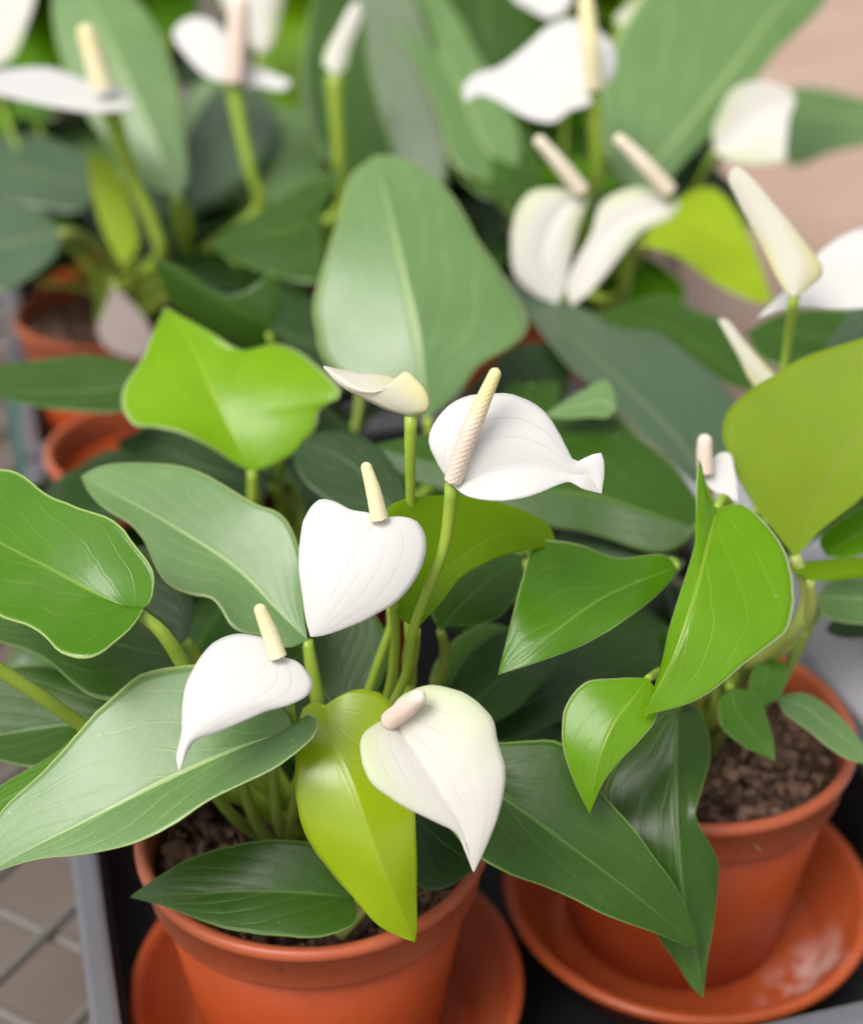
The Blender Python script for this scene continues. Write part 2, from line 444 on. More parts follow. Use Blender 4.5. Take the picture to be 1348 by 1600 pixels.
def teal_tag():
    p = at(48, 705, .965)
    t = box('plant_tag', (-.009, -.001, 0), (.009, .001, .055), TEAL, None, Vector((0, 0, 0)), .0006)
    t.location = (p.x, p.y, -.008)
    tag(t, 'teal plastic plant tag standing at the left edge of the bench', 'plant tag')
teal_tag()
def sheet():
    vs, fs = [], []
    n = 14
    for j in range(n):
        for i in range(n):
            a = .345 + .24 * i / (n - 1); b = .36 + .40 * j / (n - 1)
            p = tr(a, b); z = .004 + .012 * (mnoise.noise(Vector((a * 14, b * 14, 3))) + .5)
            vs.append(Vector((p.x, p.y, z)))
    for j in range(n - 1):
        for i in range(n - 1): fs.append((j * n + i, j * n + i + 1, (j + 1) * n + i + 1, (j + 1) * n + i))
    c = tr(.465, .57); o = link('plastic_sheet', [v - c for v in vs], fs, SHEET); o.location = c
    m = o.modifiers.new('thick', 'SOLIDIFY'); m.thickness = .001
    tag(o, 'crumpled pale grey plastic sheet on the bench beyond the right pot', 'plastic sheet')
sheet()

# ------------------------------------------------------------------ plant building blocks
FW = Vector((0, CP, -SP))
def blade(name, root, parent, M, L, Rr, d0, n=(0, -.3, .95), dt=None, slope=(0, 0), fold=0.0, bow=0.0, tip=0.0, curl=0.0, wave=0.0, mat='deep', nt=40, ns=11, thick=.00045, seed=0, cup=0.0):
    """a leaf or spathe: midrib M and both margins (all from base to tip) lie on a plane of normal n through the base,
    then the halves are folded, bowed and curled in depth"""
    mid = crom([(*p, 0) for p in M], nt)
    ed = [crom([(*M[0], 0)] + [(*p, 0) for p in S] + [(*M[-1], 0)], nt) for S in (L, Rr)]
    if dt is None:
        nn = Vector(n).normalized(); k0 = ray(*M[0]).dot(nn)
    def dep(x, y, t):
        if dt is not None: return d0 + (dt - d0) * t
        k = ray(x, y).dot(nn)
        if abs(k) < .12: k = -.12
        return max(d0 * .72, min(d0 * 1.35, d0 * k0 / k))
    vs, fs, uv = [], [], []
    W_ = 2 * ns + 1
    rnd = random.Random(seed + int(M[0][0] * 7 + M[0][1]))
    p1, p2 = rnd.uniform(0, 6), rnd.uniform(0, 6)
    for i in range(nt):
        t = i / (nt - 1); m = mid[i]
        for k in range(-ns, ns + 1):
            s = abs(k) / ns; side = 0 if k < 0 else 1
            e = ed[side][i]
            e = m + (e - m) * (1 + .022 * math.sin(math.pi * t) * mnoise.noise(Vector((t * 9 + p1, side * 7 + p2, 1))) + .010 * mnoise.noise(Vector((t * 34 + p2, side * 5, 4))))
            q = m.lerp(e, s)
            dist = (e - m).length * s * d0 / FPX; full = (e - m).length * d0 / FPX
            d = dep(q.x, q.y, t) + slope[side] * dist + fold * dist
            d += bow * 4 * t * (1 - t) + tip * t * t + curl * full * s * s + cup * full * (s * s - s) * 4
            if wave:
                env = math.sin(math.pi * min(1, t * 1.05)) ** .7 if t < .95 else .25
                d += wave * s * s * env * math.sin(t * (9 + 3 * side) + (p1 if side else p2))
            vs.append(at(q.x, q.y, d) - root.location); uv.append((.5 + .5 * k / ns, t))
    for i in range(nt - 1):
        for k in range(W_ - 1):
            a = i * W_ + k
            fs.append((a, a + 1, a + W_ + 1, a + W_))
    o = link(name, vs, fs, G[mat], parent, uv)
    md = o.modifiers.new('thick', 'SOLIDIFY'); md.thickness = thick; md.offset = 0
    return o, depth_of(at(M[0][0], M[0][1], dep(*M[0], 0)))

def core(root, j=.012):
    a = random.uniform(0, 6.28); r = random.uniform(.2, 1) * j
    return root.location + Vector((r * math.cos(a), r * math.sin(a), SOILZ - .004))
SOILZ = .083

def stem_pts(root, start, via, to_pot=True):
    pts = [at(*start)]
    end = core(root)
    de = depth_of(end)
    for i, v in enumerate(via):
        if len(v) == 3: pts.append(at(*v))
        else:
            f = (i + 1) / (len(via) + 1); pts.append(at(v[0], v[1], start[2] + (de - start[2]) * f))
    if to_pot:
        q = pts[-1]
        if (q - end).length > .05:
            mid = q.lerp(end, .55); mid.x = q.x + (end.x - q.x) * .66; mid.y = q.y + (end.y - q.y) * .66
            pts.append(mid)
        pts.append(end)
    return [p - root.location for p in pts]

def leaf(root, M, L, Rr, d, pet=None, pr=.0020, pm=None, label=None, to_pot=True, **kw):
    o, d0 = blade('leaf', root, root, M, L, Rr, d, **kw)
    if label: o['label'] = label
    if pet is not None:
        via = pet
        tube('petiole', stem_pts(root, (M[0][0], M[0][1], d + .0005), via, to_pot), (pr * .75, pr * .95, pr * 1.0, pr * .92, pr * .94, pr * .96, pr, pr * 1.02, pr * 1.05, pr * 1.1, pr * 1.3, pr * 1.5), pm or STEM, o, n=40)
    return o

def flower(root, M, L, Rr, d, spadix=None, stalk=None, sm='pink', sr=(14, 14, 10), mat='white', stm=None, label=None, kr=.00155, **kw):
    f = empty('flower', (0, 0, 0), root)
    if label: f['label'] = label
    kw.setdefault('thick', .0007)
    blade('spathe', root, f, M, L, Rr, d, mat=mat, **kw)
    if spadix:
        pts = [at(*p) - root.location for p in spadix]
        k = d / FPX
        rr = [r * k for r in sr]
        # rounded end
        rad = []
        for q in range(64):
            t = q / 63
            r = rr[0] + (rr[1] - rr[0]) * t * 2 if t < .5 else rr[1] + (rr[2] - rr[1]) * (t * 2 - 1)
            ln = sum((pts[a + 1] - pts[a]).length for a in range(len(pts) - 1)); cap = min(.4, rr[2] / ln)
            if t > 1 - cap: r *= math.sqrt(max(.02, 1 - ((t - 1 + cap) / cap) ** 2))
            rad.append(r)
        def bmp(t, s): return .010 * math.sin(t * 75 + (s % 2) * 3.14) * (1 - t)
        tube('spadix', pts, rad, SPX[sm], f, seg=18, n=64, bump=bmp)
    if stalk is not None:
        tube('stalk', stem_pts(root, (M[0][0], M[0][1], d + .001), stalk), (kr * 1.35, kr * 1.0, kr * .95, kr * .95, kr, kr, kr * 1.05, kr * 1.1), stm or STEM, f, n=40)
    return f

def make_soil(root, r, SOILZ=.083):
    n, seg = 16, 48
    vs, fs = [Vector((0, 0, SOILZ + .003))], []
    for i in range(1, n + 1):
        for s in range(seg):
            a = 2 * math.pi * s / seg; q = r * i / n
            x, y = q * math.cos(a), q * math.sin(a)
            z = SOILZ + .003 * (1 - i / n) + .0035 * mnoise.noise(Vector((x * 70 + root.location.x * 31, y * 70, 0))) + .002 * mnoise.noise(Vector((x * 200, y * 200 + root.location.y * 13, 5)))
            vs.append(Vector((x, y, z)))
    for s in range(seg): fs.append((0, 1 + s, 1 + (s + 1) % seg))
    for i in range(n - 1):
        for s in range(seg):
            a = 1 + i * seg + s; b = 1 + i * seg + (s + 1) % seg
            fs.append((a, a + seg, b + seg, b))
    link('soil', vs, fs, SOIL, root)
    vs, fs = [], []
    rnd = random.Random(int(root.location.x * 1e4))
    for _ in range(620):
        a = rnd.uniform(0, 6.28); q = r * .96 * math.sqrt(rnd.random())
        c = Vector((q * math.cos(a), q * math.sin(a), SOILZ + .002 + rnd.uniform(0, .003)))
        sx, sy, sz = rnd.uniform(.0008, .0030), rnd.uniform(.0006, .0020), rnd.uniform(.0004, .0014)
        if rnd.random() < .16: sx, sy, sz = rnd.uniform(.005, .010), rnd.uniform(.0003, .0007), .0004      # fibres
        elif rnd.random() < .10: sx, sy, sz = rnd.uniform(.004, .006), rnd.uniform(.002, .004), .0016        # large bark
        m = Matrix.Rotation(rnd.uniform(0, 6.28), 3, 'Z') @ Matrix.Rotation(rnd.uniform(-.6, .6), 3, 'X') @ Matrix.Rotation(rnd.uniform(-.5, .5), 3, 'Y')
        k = len(vs)
        for dx, dy, dz in ((-1, -.6, -1), (1, -.8, -1), (.8, .9, -1), (-.9, .7, -1), (-.7, -.5, 1), (.8, -.6, .8), (.6, .5, 1), (-.8, .6, .7)):
            vs.append(c + m @ Vector((dx * sx * rnd.uniform(.7, 1.2), dy * sy * rnd.uniform(.7, 1.2), dz * sz)))
        for q4 in ((0, 3, 2, 1), (4, 5, 6, 7), (0, 1, 5, 4), (1, 2, 6, 5), (2, 3, 7, 6), (3, 0, 4, 7)): fs.append(tuple(k + i for i in q4))
    o = link('bark_chips', vs, fs, BARK, root, smooth=False); o['kind'] = 'stuff'

def potted(x, y, label, z=.004, r=.060, sz=.083, group='potted white anthuriums on the bench'):
    root = tag(empty('potted_anthurium', (x, y, z)), label, 'potted plant', group)
    k = r / .060
    # wall: outer from foot to rim band, then inner face down to the floor of the pot
    out = [(.002, .0), (.036, .0), (.0405, .0008), (.0425, .003), (.0545, .0795)]
    inn = [(.0522, .080), (.0400, .004), (.002, .0036)]
    lathe('pot', [(a * k, b) for a, b in out + inn], POT, root, wob=.006)
    rim = [(.0547, .0775), (.0566, .0778), (.0572, .0790), (.0583, .0915), (.0597, .0923), (.0606, .0938), (.0607, .0955), (.0598, .0968), (.0583, .0972), (.0568, .0966), (.0560, .0950), (.0540, .0795)]
    o = lathe('rim', [(a * k, b) for a, b in rim], RIM, None, wob=.006, closed=True)
    o.parent = [c for c in root.children if c.name.startswith('pot')][0]
    make_soil(root, (.0540 - (.083 - sz) * .165) * k, sz)
    return root

def saucer(x, y, label, mat=POTWET):
    prof = [(.002, .0), (.052, .0), (.055, .001), (.0665, .0225), (.0690, .0240), (.0713, .0250), (.0722, .0268), (.0716, .0286), (.0700, .0294), (.0682, .0290), (.0664, .0272), (.0545, .0040), (.050, .0032), (.002, .0030)]
    o = lathe('saucer', prof, mat, None, seg=96, wob=.005); o.location = (x, y, -.0015)
    return tag(o, label, 'saucer', 'terracotta saucers under the front pots')

A = potted(-.040, .413, 'potted anthurium nearest the camera with four open white spathes and pale broad leaves')
B = potted(.097, .470, 'right potted anthurium with a tall closed white bud above bare brown soil')
CC = potted(-.0600, .600, 'potted anthurium behind the front pot with bright green leaf and one broad upright leaf', z=.001)
D = potted(-.140, .700, 'potted anthurium at the left edge with narrow dark leaf over its rim', r=.052, z=.001, sz=.068)
E = potted(-.192, .872, 'potted anthurium at the back left with flat white spathe and yellow spadix', r=.055, z=.001)
F = potted(.050, .940, 'potted anthurium at the back centre with large white spathe and two drooping cream ones', z=.001)
H = potted(.262, .640, 'potted anthurium at the right edge with flat white spathe beside the tall bud', z=.010)
saucer(-.038, .414, 'terracotta saucer under the pot nearest the camera')
saucer(.100, .464, 'wet terracotta saucer with a painted glint under the right pot', WET_GLINT)

# ------------------------------------------------------------------ plant A (nearest pot)
UP = (0, -.25, .97); FACE = (0, -.80, .60); TILT = (0, -.5, .86)
leaf(A, [(459,1142),(386,1165),(328,1189),(231,1235),(116,1293),(39,1331),(-25,1368)],
  [(444,1108),(400,1068),(330,1040),(266,1043),(216,1057),(154,1108),(104,1165),(69,1204),(0,1272),(-20,1330)],
  [(480,1118),(499,1127),(492,1150),(463,1177),(424,1204),(366,1231),(328,1250),(270,1289),(216,1316),(135,1335),(58,1343),(0,1360)],
  .461, n=(-.15,-.42,.90), pet=[(478,1170,.468),(462,1250)], mat='pale', fold=-.28, wave=.0015, bow=-.006)
leaf(A, [(508,1102),(522,1164),(553,1239),(583,1324),(620,1410),(648,1473)],
  [(492,1098),(474,1106),(464,1150),(461,1191),(464,1256),(477,1304),(508,1351),(553,1403),(593,1447),(631,1466)],
  [(542,1082),(570,1077),(600,1088),(622,1120),(640,1180),(648,1240),(649,1270),(651,1330),(651,1400),(651,1450)],
  .473, n=(.05,-.80,.60), pet=[(490,1180,.475)], mat='lime', fold=.30, bow=-.012, wave=.0025, label='lime green glossy young leaf')
leaf(A, [(552,1402),(470,1395),(380,1393),(290,1398),(203,1402)],
  [(548,1360),(520,1330),(450,1312),(380,1318),(300,1340),(240,1375)],
  [(556,1440),(520,1460),(470,1465),(350,1450),(270,1421),(235,1410)],
  .492, n=(-.05,-.55,.83), pet=[(560,1420,.50)], pm=STEMY, mat='deep', fold=-.1, bow=-.006)
leaf(A, [(700,1190),(745,1222),(788,1248),(886,1320),(993,1400),(1060,1455),(1097,1483)],
  [(720,1160),(788,1160),(824,1157),(877,1162),(915,1200),(939,1239),(984,1288),(1024,1342),(1055,1386),(1077,1435)],
  [(690,1230),(700,1290),(752,1342),(793,1364),(873,1395),(948,1431),(1024,1458),(1073,1478)],
  .492, n=(.15,-.66,.74), pet=[(650,1240)], mat='deep', fold=-.12, bow=-.01, wave=.0015)
leaf(A, [(610,1240),(660,1290),(710,1330),(748,1350)],
  [(650,1230),(710,1250),(750,1290),(756,1330)],
  [(620,1300),(640,1365),(665,1391),(700,1386),(735,1362)],
  .505, n=(.1,-.5,.85), pet=[(560,1270)], mat='dark')
leaf(A, [(212,955),(147,926),(77,888),(0,848),(-70,805)],
  [(232,945),(241,915),(238,890),(215,855),(180,815),(130,795),(80,775),(30,740),(0,733),(-60,745)],
  [(226,946),(210,976),(181,1003),(155,1022),(131,1029),(96,1021),(69,994),(39,976),(0,963),(-50,900)],
  .455, n=(-.2,-.50,.84), pet=[(250,985,.458),(290,1045,.47),(360,1180,.50)], pr=.0023, mat='mid', fold=-.25, bow=-.006, wave=.0004, cup=-.05)
leaf(A, [(480,1000),(440,960),(371,890),(271,823),(200,783),(127,744)],
  [(476,960),(468,860),(440,805),(400,788),(340,752),(290,730),(230,724),(160,728)],
  [(450,1012),(405,992),(386,990),(363,980),(347,953),(332,936),(297,930),(266,915),(243,884),(225,845),(205,820),(165,795),(140,770)],
  .492, n=(-.1,-.45,.88), pet=[(488,1050,.495),(497,1110,.50)], pr=.0023, mat='pale', fold=-.2, wave=.0022, bow=-.006)
leaf(A, [(648,985),(668,930),(720,872),(790,835),(868,848)],
  [(615,950),(596,880),(605,795),(640,778),(700,774),(760,781),(820,799),(858,822)],
  [(690,940),(720,902),(760,878),(805,862),(850,855)],
  .478, n=(.2,-.55,.8), pet=[(640,1030),(632,1090)], pr=.0026, mat='olive', fold=-.3, bow=-.004, label='olive young leaf seen against the light')
leaf(A, [(688,985),(720,945),(765,905),(818,868)],
  [(675,960),(690,920),(750,880),(790,862)],
  [(700,978),(750,976),(790,955),(812,910)],
  .515, n=(.2,-.5,.8), pet=[(695,1020),(680,1070)], pm=STEMD, mat='deep')
leaf(A, [(285,1030),(200,1010),(100,985),(0,965),(-70,950)],
  [(275,990),(200,930),(100,920),(0,930)],
  [(262,1058),(200,1092),(154,1093),(116,1069),(77,1034),(39,1015),(0,1003)],
  .50, n=(-.1,-.4,.9), pet=[(330,1080)], mat='deep')
leaf(A, [(290,1000),(285,950),(262,900),(215,855)],
  [(301,970),(303,938),(290,890),(250,850)],
  [(262,1010),(215,985),(190,930),(195,880)],
  .53, n=(-.1,-.5,.85), pet=[(330,1060)], mat='dark')
leaf(A, [(250,1130),(150,1130),(60,1140),(-60,1160)],
  [(200,1080),(120,1050),(40,1040),(-30,1060)],
  [(200,1190),(130,1200),(60,1201),(0,1188)],
  .515, n=(-.1,-.4,.9), pet=[(330,1180)], mat='deep', fold=-.15)
leaf(A, [(260,1120),(160,1160),(60,1220),(-60,1290)],
  [(200,1100),(140,1135),(85,1179),(0,1230)],
  [(240,1180),(160,1240),(60,1290)],
  .50, n=(-.1,-.4,.9), pet=[(330,1180)], mat='mid')
leaf(A, [(548,1110),(532,1060),(530,1010),(545,960)],
  [(520,1100),(495,1060),(490,1010),(510,965)],
  [(580,1095),(600,1050),(605,1000),(580,960)],
  .525, n=(0,-.6,.8), pet=[(540,1160)], mat='deep')
leaf(A, [(720,1120),(770,1070),(830,1030),(890,1000)],
  [(700,1080),(740,1010),(810,980),(860,985)],
  [(745,1135),(790,1120),(840,1075),(880,1030)],
  .53, n=(.1,-.5,.85), pet=[(680,1170)], mat='dark')
leaf(A, [(740,1150),(820,1100),(930,1060),(1030,1010)],
  [(740,1110),(820,1030),(920,980),(1010,960)],
  [(780,1160),(870,1130),(960,1090),(1030,1050)],
  .545, n=(.1,-.4,.9), pet=[(690,1190)], mat='dark')
leaf(A, [(640,830),(590,770),(540,720),(470,690)],
  [(640,790),(610,720),(560,680),(500,675)],
  [(600,830),(540,800),(480,760),(460,720)],
  .56, n=(0,-.5,.85), pet=[(640,900)], mat='dark')
leaf(A, [(600,1080),(575,1040),(560,1000),(560,950)],
  [(575,1075),(545,1030),(535,985)],
  [(620,1060),(600,1010),(585,960)],
  .54, n=(.1,-.6,.8), pet=[(590,1130)], mat='deep')
leaf(A, [(690,1100),(720,1050),(760,1010),(810,985)],
  [(672,1065),(700,1010),(760,975)],
  [(715,1105),(770,1060),(805,1020)],
  .545, n=(.1,-.55,.83), pet=[(660,1150)], mat='deep')
# a runner-like petiole reaching in from the left
o = tube('petiole', stem_pts(A, (-40,1022,.455), [(60,1085,.47),(140,1140,.485),(250,1200,.50)]), (.0022,.0022,.0025), STEM, A)
tube('petiole', [p - A.location for p in (at(530,1462,.500), at(548,1440,.499), at(574,1410,.498))], (.0024,.0022,.0020), STEMY, A)['label'] = 'yellowed petiole stub'
# loose stems at the crown
for (p, q) in (((330,1235),(375,1285)),((372,1205),(410,1300)),((425,1190),(440,1300)),((470,1210),(452,1300)),((612,935),(608,1090)),((640,960),(636,1085))):
    tube('petiole', stem_pts(A, (p[0],p[1],.505), [(q[0],q[1],.52)]), (.0018,.0021,.0025), STEMD if p[1] > 1100 else STEM, A)

flower(A, [(611,1124),(652,1177),(689,1239),(718,1287),(731,1330),(740,1361)],
  [(590,1130),(566,1150),(563,1171),(570,1205),(587,1229),(617,1252),(648,1268),(679,1283),(713,1300),(727,1328)],
  [(617,1099),(634,1084),(672,1071),(710,1077),(744,1096),(768,1123),(776,1157),(788,1198),(788,1225),(778,1273),(761,1317),(748,1345)],
  .440, n=(.05,-.72,.69), spadix=[(608,1126,.436),(636,1105,.430),(661,1084,.425)], sm='rose', sr=(15,16,11), stalk=[(600,1180,.47)], mat='cream', fold=-.25, cup=.10, bow=-.006, label='cream spathe with green tinted shoulders and short rose spadix')
flower(A, [(432,1027),(405,1050),(370,1081),(324,1115),(298,1146),(281,1203)],
  [(417,1001),(386,992),(359,993),(328,1011),(305,1042),(291,1073),(286,1108),(285,1146),(277,1183)],
  [(463,1034),(482,1054),(488,1069),(478,1088),(455,1100),(417,1111),(370,1131),(332,1146),(305,1155),(291,1177)],
  .440, n=(-.1,-.50,.86), spadix=[(435,1027,.437),(422,990,.436),(403,944,.434)], sm='yellow', sr=(14,13,9), stalk=[(452,1100,.462),(457,1135,.475)], mat='white', fold=.35, bow=-.006, cup=.06)
flower(A, [(591,813),(564,854),(528,917),(501,968),(486,994)],
  [(579,803),(548,797),(520,783),(497,782),(477,807),(469,846),(467,885),(473,929),(479,968)],
  [(607,809),(634,809),(654,818),(664,842),(660,877),(646,909),(619,940),(579,964),(532,984),(501,993)],
  .448, n=(-.05,-.78,.62), spadix=[(593,811,.446),(584,770,.444),(570,722,.443)], sm='yellow', sr=(14,12,8), stalk=[(615,940,.475),(612,1060,.50)], mat='white', fold=.25, cup=.06, bow=-.004)
flower(A, [(706,757),(760,742),(820,732),(866,738),(893,742),(918,744),(938,771)],
  [(697,744),(682,720),(670,689),(676,665),(697,638),(729,620),(764,616),(792,616),(823,626),(851,645),(870,673),(886,704),(897,722),(918,714),(938,708),(943,736)],
  [(713,764),(729,775),(764,782),(803,781),(835,773),(866,760),(888,753),(910,764)],
  .445, n=(.05,-.62,.78), spadix=[(707,752,.443),(728,690,.438),(755,625,.434),(777,575,.431)], sm='pink', sr=(14,15,9), stalk=[(702,800,.451),(692,860,.455),(668,920,.461),(645,985,.470),(632,1060,.487)], mat='white', fold=-.25, cup=.10, bow=-.004, label='open white spathe with long pink spadix and curled tip')
flower(A, [(642,649),(607,640),(568,622),(530,600),(506,573)],
  [(668,640),(669,622),(658,602),(632,581),(622,598),(596,611),(565,608),(535,591)],
  [(640,635),(632,600),(619,590),(595,585),(568,584),(540,580)],
  .470, n=(0,-.8,.6), slope=(-.5,.9), cup=.15, stalk=[(641,700,.475),(641,780,.485),(640,880,.50)], mat='butter', label='small half rolled spathe on a straight stalk', nt=50)

# ------------------------------------------------------------------ plant C (behind the front pot)
leaf(CC, [(394,735),(364,678),(334,619),(305,550),(258,480)],
  [(378,730),(326,697),(278,675),(237,667),(208,665),(190,632),(193,608),(223,560),(240,520)],
  [(408,733),(464,704),(493,667),(499,640),(532,618),(500,578),(464,548),(427,537),(400,548),(371,545),(334,522),(285,495)],
  .590, n=(-.05,-.55,.83), pet=[(398,790,.60)], pr=.0026, pm=STEM, mat='bright', fold=-.18, wave=.005, bow=-.008, label='bright fresh green leaf with wavy margin')
leaf(CC, [(667,652),(655,560),(638,470),(610,340),(585,243)],
  [(655,645),(600,622),(545,595),(505,560),(492,515),(491,480),(505,420),(530,340),(548,275)],
  [(680,645),(720,610),(750,570),(795,543),(825,512),(790,440),(750,380),(710,310),(660,262),(620,245)],
  .640, n=(0,-.62,.78), pet=[(675,700,.645),(672,760,.65)], pr=.0026, mat='pale', fold=.25, bow=-.012, wave=.002, label='broad pale green leaf standing upright')
leaf(CC, [(420,520),(400,500),(370,480),(300,440),(240,403)],
  [(440,470),(422,425),(405,450),(380,466),(340,455),(290,422)],
  [(455,545),(400,550),(330,520),(270,475)],
  .67, n=(-.1,-.97,.2), pet=[(440,600)], mat='deep', curl=.3, label='folded leaf with a pale curled margin')
leaf(CC, [(1085,826),(1005,801),(943,779),(864,769),(700,730),(577,697)],
  [(1090,790),(1047,723),(1000,685),(956,641),(907,645),(855,648),(750,660),(670,677),(620,688)],
  [(1073,844),(1037,863),(995,857),(956,844),(907,829),(868,824),(780,790),(634,744)],
  .575, n=(0,-.45,.9), pet=[(1040,860),(900,900)], mat='deep', fold=.32, to_pot=True, label='dark leaf whose lower half catches the light')
leaf(CC, [(962,640),(940,628),(905,634),(850,650)],
  [(958,612),(946,594),(915,608),(880,628)],
  [(950,652),(925,652),(885,654)],
  .60, n=(0,-.5,.85), mat='pale')
leaf(CC, [(1110,765),(1050,680),(960,590),(870,505),(783,429)],
  [(1155,690),(1152,635),(1112,586),(1063,547),(1021,517),(956,511),(930,491),(897,478),(825,452)],
  [(1080,752),(1041,713),(998,677),(956,628),(920,599),(884,570),(835,508),(793,459)],
  .640, n=(.05,-.15,.97), pet=[(1060,800),(900,850)], mat='grey', fold=-.1, bow=-.01, label='large grey green leaf with a bluish sheen')
leaf(CC, [(1180,612),(1120,560),(1040,510),(930,488)],
  [(1155,550),(1122,498),(1086,484),(1037,461),(988,471)],
  [(1135,600),(1063,550),(1000,525),(956,508)],
  .70, n=(0,-.3,.95), pet=[(1200,680)], mat='deep', to_pot=False)
leaf(CC, [(1055,886),(950,930),(860,992),(778,1054)],
  [(1040,868),(960,872),(900,850),(833,850),(815,908),(803,953),(789,1010)],
  [(1052,900),(1030,926),(980,966),(920,1003),(850,1031)],
  .500, n=(.05,-.55,.83), pet=[(1040,878,.54),(930,885,.58)], mat='mid', fold=.12, bow=-.006, wave=.001, label='glossy leaf with a sharp tip pointing down')
leaf(CC, [(1070,880),(1000,870),(930,865),(860,850)],
  [(1040,850),(960,840),(880,835)],
  [(1040,910),(960,905),(880,900)],
  .58, n=(0,-.2,.97), mat='grey')
leaf(CC, [(420,760),(330,735),(250,700),(180,690)],
  [(400,710),(320,680),(240,670)],
  [(400,800),(320,790),(230,740)],
  .66, n=(0,-.4,.9), pet=[(450,800)], mat='dark')
leaf(CC, [(560,800),(520,740),(480,700),(450,640)],
  [(590,740),(560,680),(500,640)],
  [(520,800),(470,770),(440,700)],
  .66, n=(0,-.5,.9), pet=[(520,860)], mat='dark')
leaf(CC, [(700,760),(770,680),(840,600),(880,540)],
  [(690,690),(740,600),(810,540)],
  [(770,740),(850,670),(890,600)],
  .68, n=(0,-.5,.9), pet=[(650,800)], mat='dark')
leaf(CC, [(560,560),(500,540),(440,520),(400,480)],
  [(560,500),(500,470),(440,450)],
  [(540,610),(480,600),(420,560)],
  .74, n=(0,-.4,.9), pet=[(560,640)], mat='dark')
leaf(CC, [(960,930),(900,900),(850,900),(790,920)],
  [(940,880),(880,860),(820,870)],
  [(940,980),(880,980),(820,960)],
  .60, n=(0,-.4,.9), mat='dark')

# ------------------------------------------------------------------ plant B (right pot)
leaf(B, [(1119,795),(1104,850),(1080,940),(1050,1030),(1003,1117)],
  [(1112,788),(1102,765),(1097,738),(1092,715),(1088,745),(1087,800),(1086,845),(1077,881),(1057,943),(1044,987),(1036,1026),(1021,1077)],
  [(1156,788),(1198,822),(1230,872),(1239,930),(1238,952),(1227,985),(1186,1021),(1155,1044),(1129,1067),(1083,1096),(1034,1111)],
  .492, n=(.12,-.66,.74), pet=[(1130,780,.505),(1150,840,.53)], mat='spring', fold=0, slope=(.25,-.1), bow=-.012, label='long fresh green leaf hanging tip down with a pale left margin')
leaf(B, [(1240,868),(1268,800),(1310,720),(1380,630),(1450,570)],
  [(1222,845),(1174,784),(1145,732),(1128,680),(1134,648),(1160,619),(1200,590),(1256,557),(1312,539),(1380,525)],
  [(1250,862),(1275,834),(1348,775),(1410,700),(1450,630)],
  .520, n=(-.25,-.6,.76), pet=[(1262,930,.525),(1240,985,.53)], pr=.0026, pm=STEMY, mat='backlit', fold=-.15, bow=.006, label='large olive leaf with the light coming through it')
leaf(B, [(1266,906),(1310,896),(1360,890),(1440,886)],
  [(1230,890),(1212,885),(1280,876),(1360,872)],
  [(1290,908),(1350,902),(1410,898)],
  .515, n=(0,-.5,.85), pet=[(1262,960,.525)], pm=STEMY, mat='olive', curl=.4)
leaf(B, [(1290,868),(1340,835),(1420,800)],
  [(1280,845),(1310,815),(1370,785)],
  [(1320,872),(1380,850)],
  .54, n=(0,-.4,.9), mat='mid')
leaf(B, [(1276,935),(1320,935),(1420,940)],
  [(1290,912),(1340,905),(1390,912)],
  [(1286,962),(1340,975),(1390,970)],
  .56, n=(0,-.3,.95), pet=[(1262,980)], mat='pale')
leaf(B, [(1290,985),(1340,978),(1420,975)],
  [(1300,970),(1350,962)],
  [(1310,995),(1360,995)],
  .58, n=(0,-.3,.95), mat='dark')
leaf(B, [(1012,1060),(985,1095),(955,1135),(932,1200),(921,1270)],
  [(970,1060),(908,1070),(882,1110),(879,1164),(895,1217),(910,1250)],
  [(1026,1085),(1025,1121),(997,1159),(962,1195),(940,1227)],
  .479, n=(-.1,-.72,.68), pet=[(1040,1050,.505),(1080,1080,.53)], pr=.0016, mat='spring', bow=-.006, fold=.15, label='small fresh green leaf with pointed tip')
leaf(B, [(1057,1106),(1055,1217),(1060,1328),(1069,1409),(1091,1506),(1097,1559)],
  [(1030,1110),(975,1175),(945,1235),(970,1300),(1000,1390),(1024,1458),(1055,1502),(1077,1538)],
  [(1082,1101),(1104,1137),(1109,1181),(1095,1235),(1086,1275),(1104,1311),(1120,1346),(1120,1391),(1113,1449),(1104,1506)],
  .520, n=(0,-.72,.70), pet=[(1062,1080,.51)], mat='deep', fold=.38, bow=-.006, wave=.003, label='dark leaf hanging over the pot rim with a pale wavy margin')
leaf(B, [(1140,1075),(1150,1110),(1180,1150),(1210,1189)],
  [(1122,1100),(1126,1135),(1160,1165)],
  [(1180,1085),(1200,1130),(1208,1160)],
  .535, n=(0,-.6,.8), pet=[(1130,1060)], mat='mid')
leaf(B, [(1200,1030),(1195,1060),(1185,1110)],
  [(1180,1040),(1170,1075)],
  [(1226,1040),(1222,1080)],
  .545, n=(0,-.6,.8), pet=[(1180,1000)], mat='mid')
leaf(B, [(1212,1090),(1255,1105),(1300,1140),(1365,1195)],
  [(1253,1083),(1297,1108),(1345,1160)],
  [(1225,1114),(1258,1139),(1323,1186)],
  .545, n=(.2,-.4,.9), pet=[(1180,1080)], mat='pale', thick=.0006)
for (p, q) in (((1120,1010),(1115,1120)),((1262,985),(1200,1090)),((1150,1020),(1140,1110))):
    tube('petiole', stem_pts(B, (p[0],p[1],.545), [(q[0],q[1],.555)]), (.0018,.0022,.0026), STEMD, B)
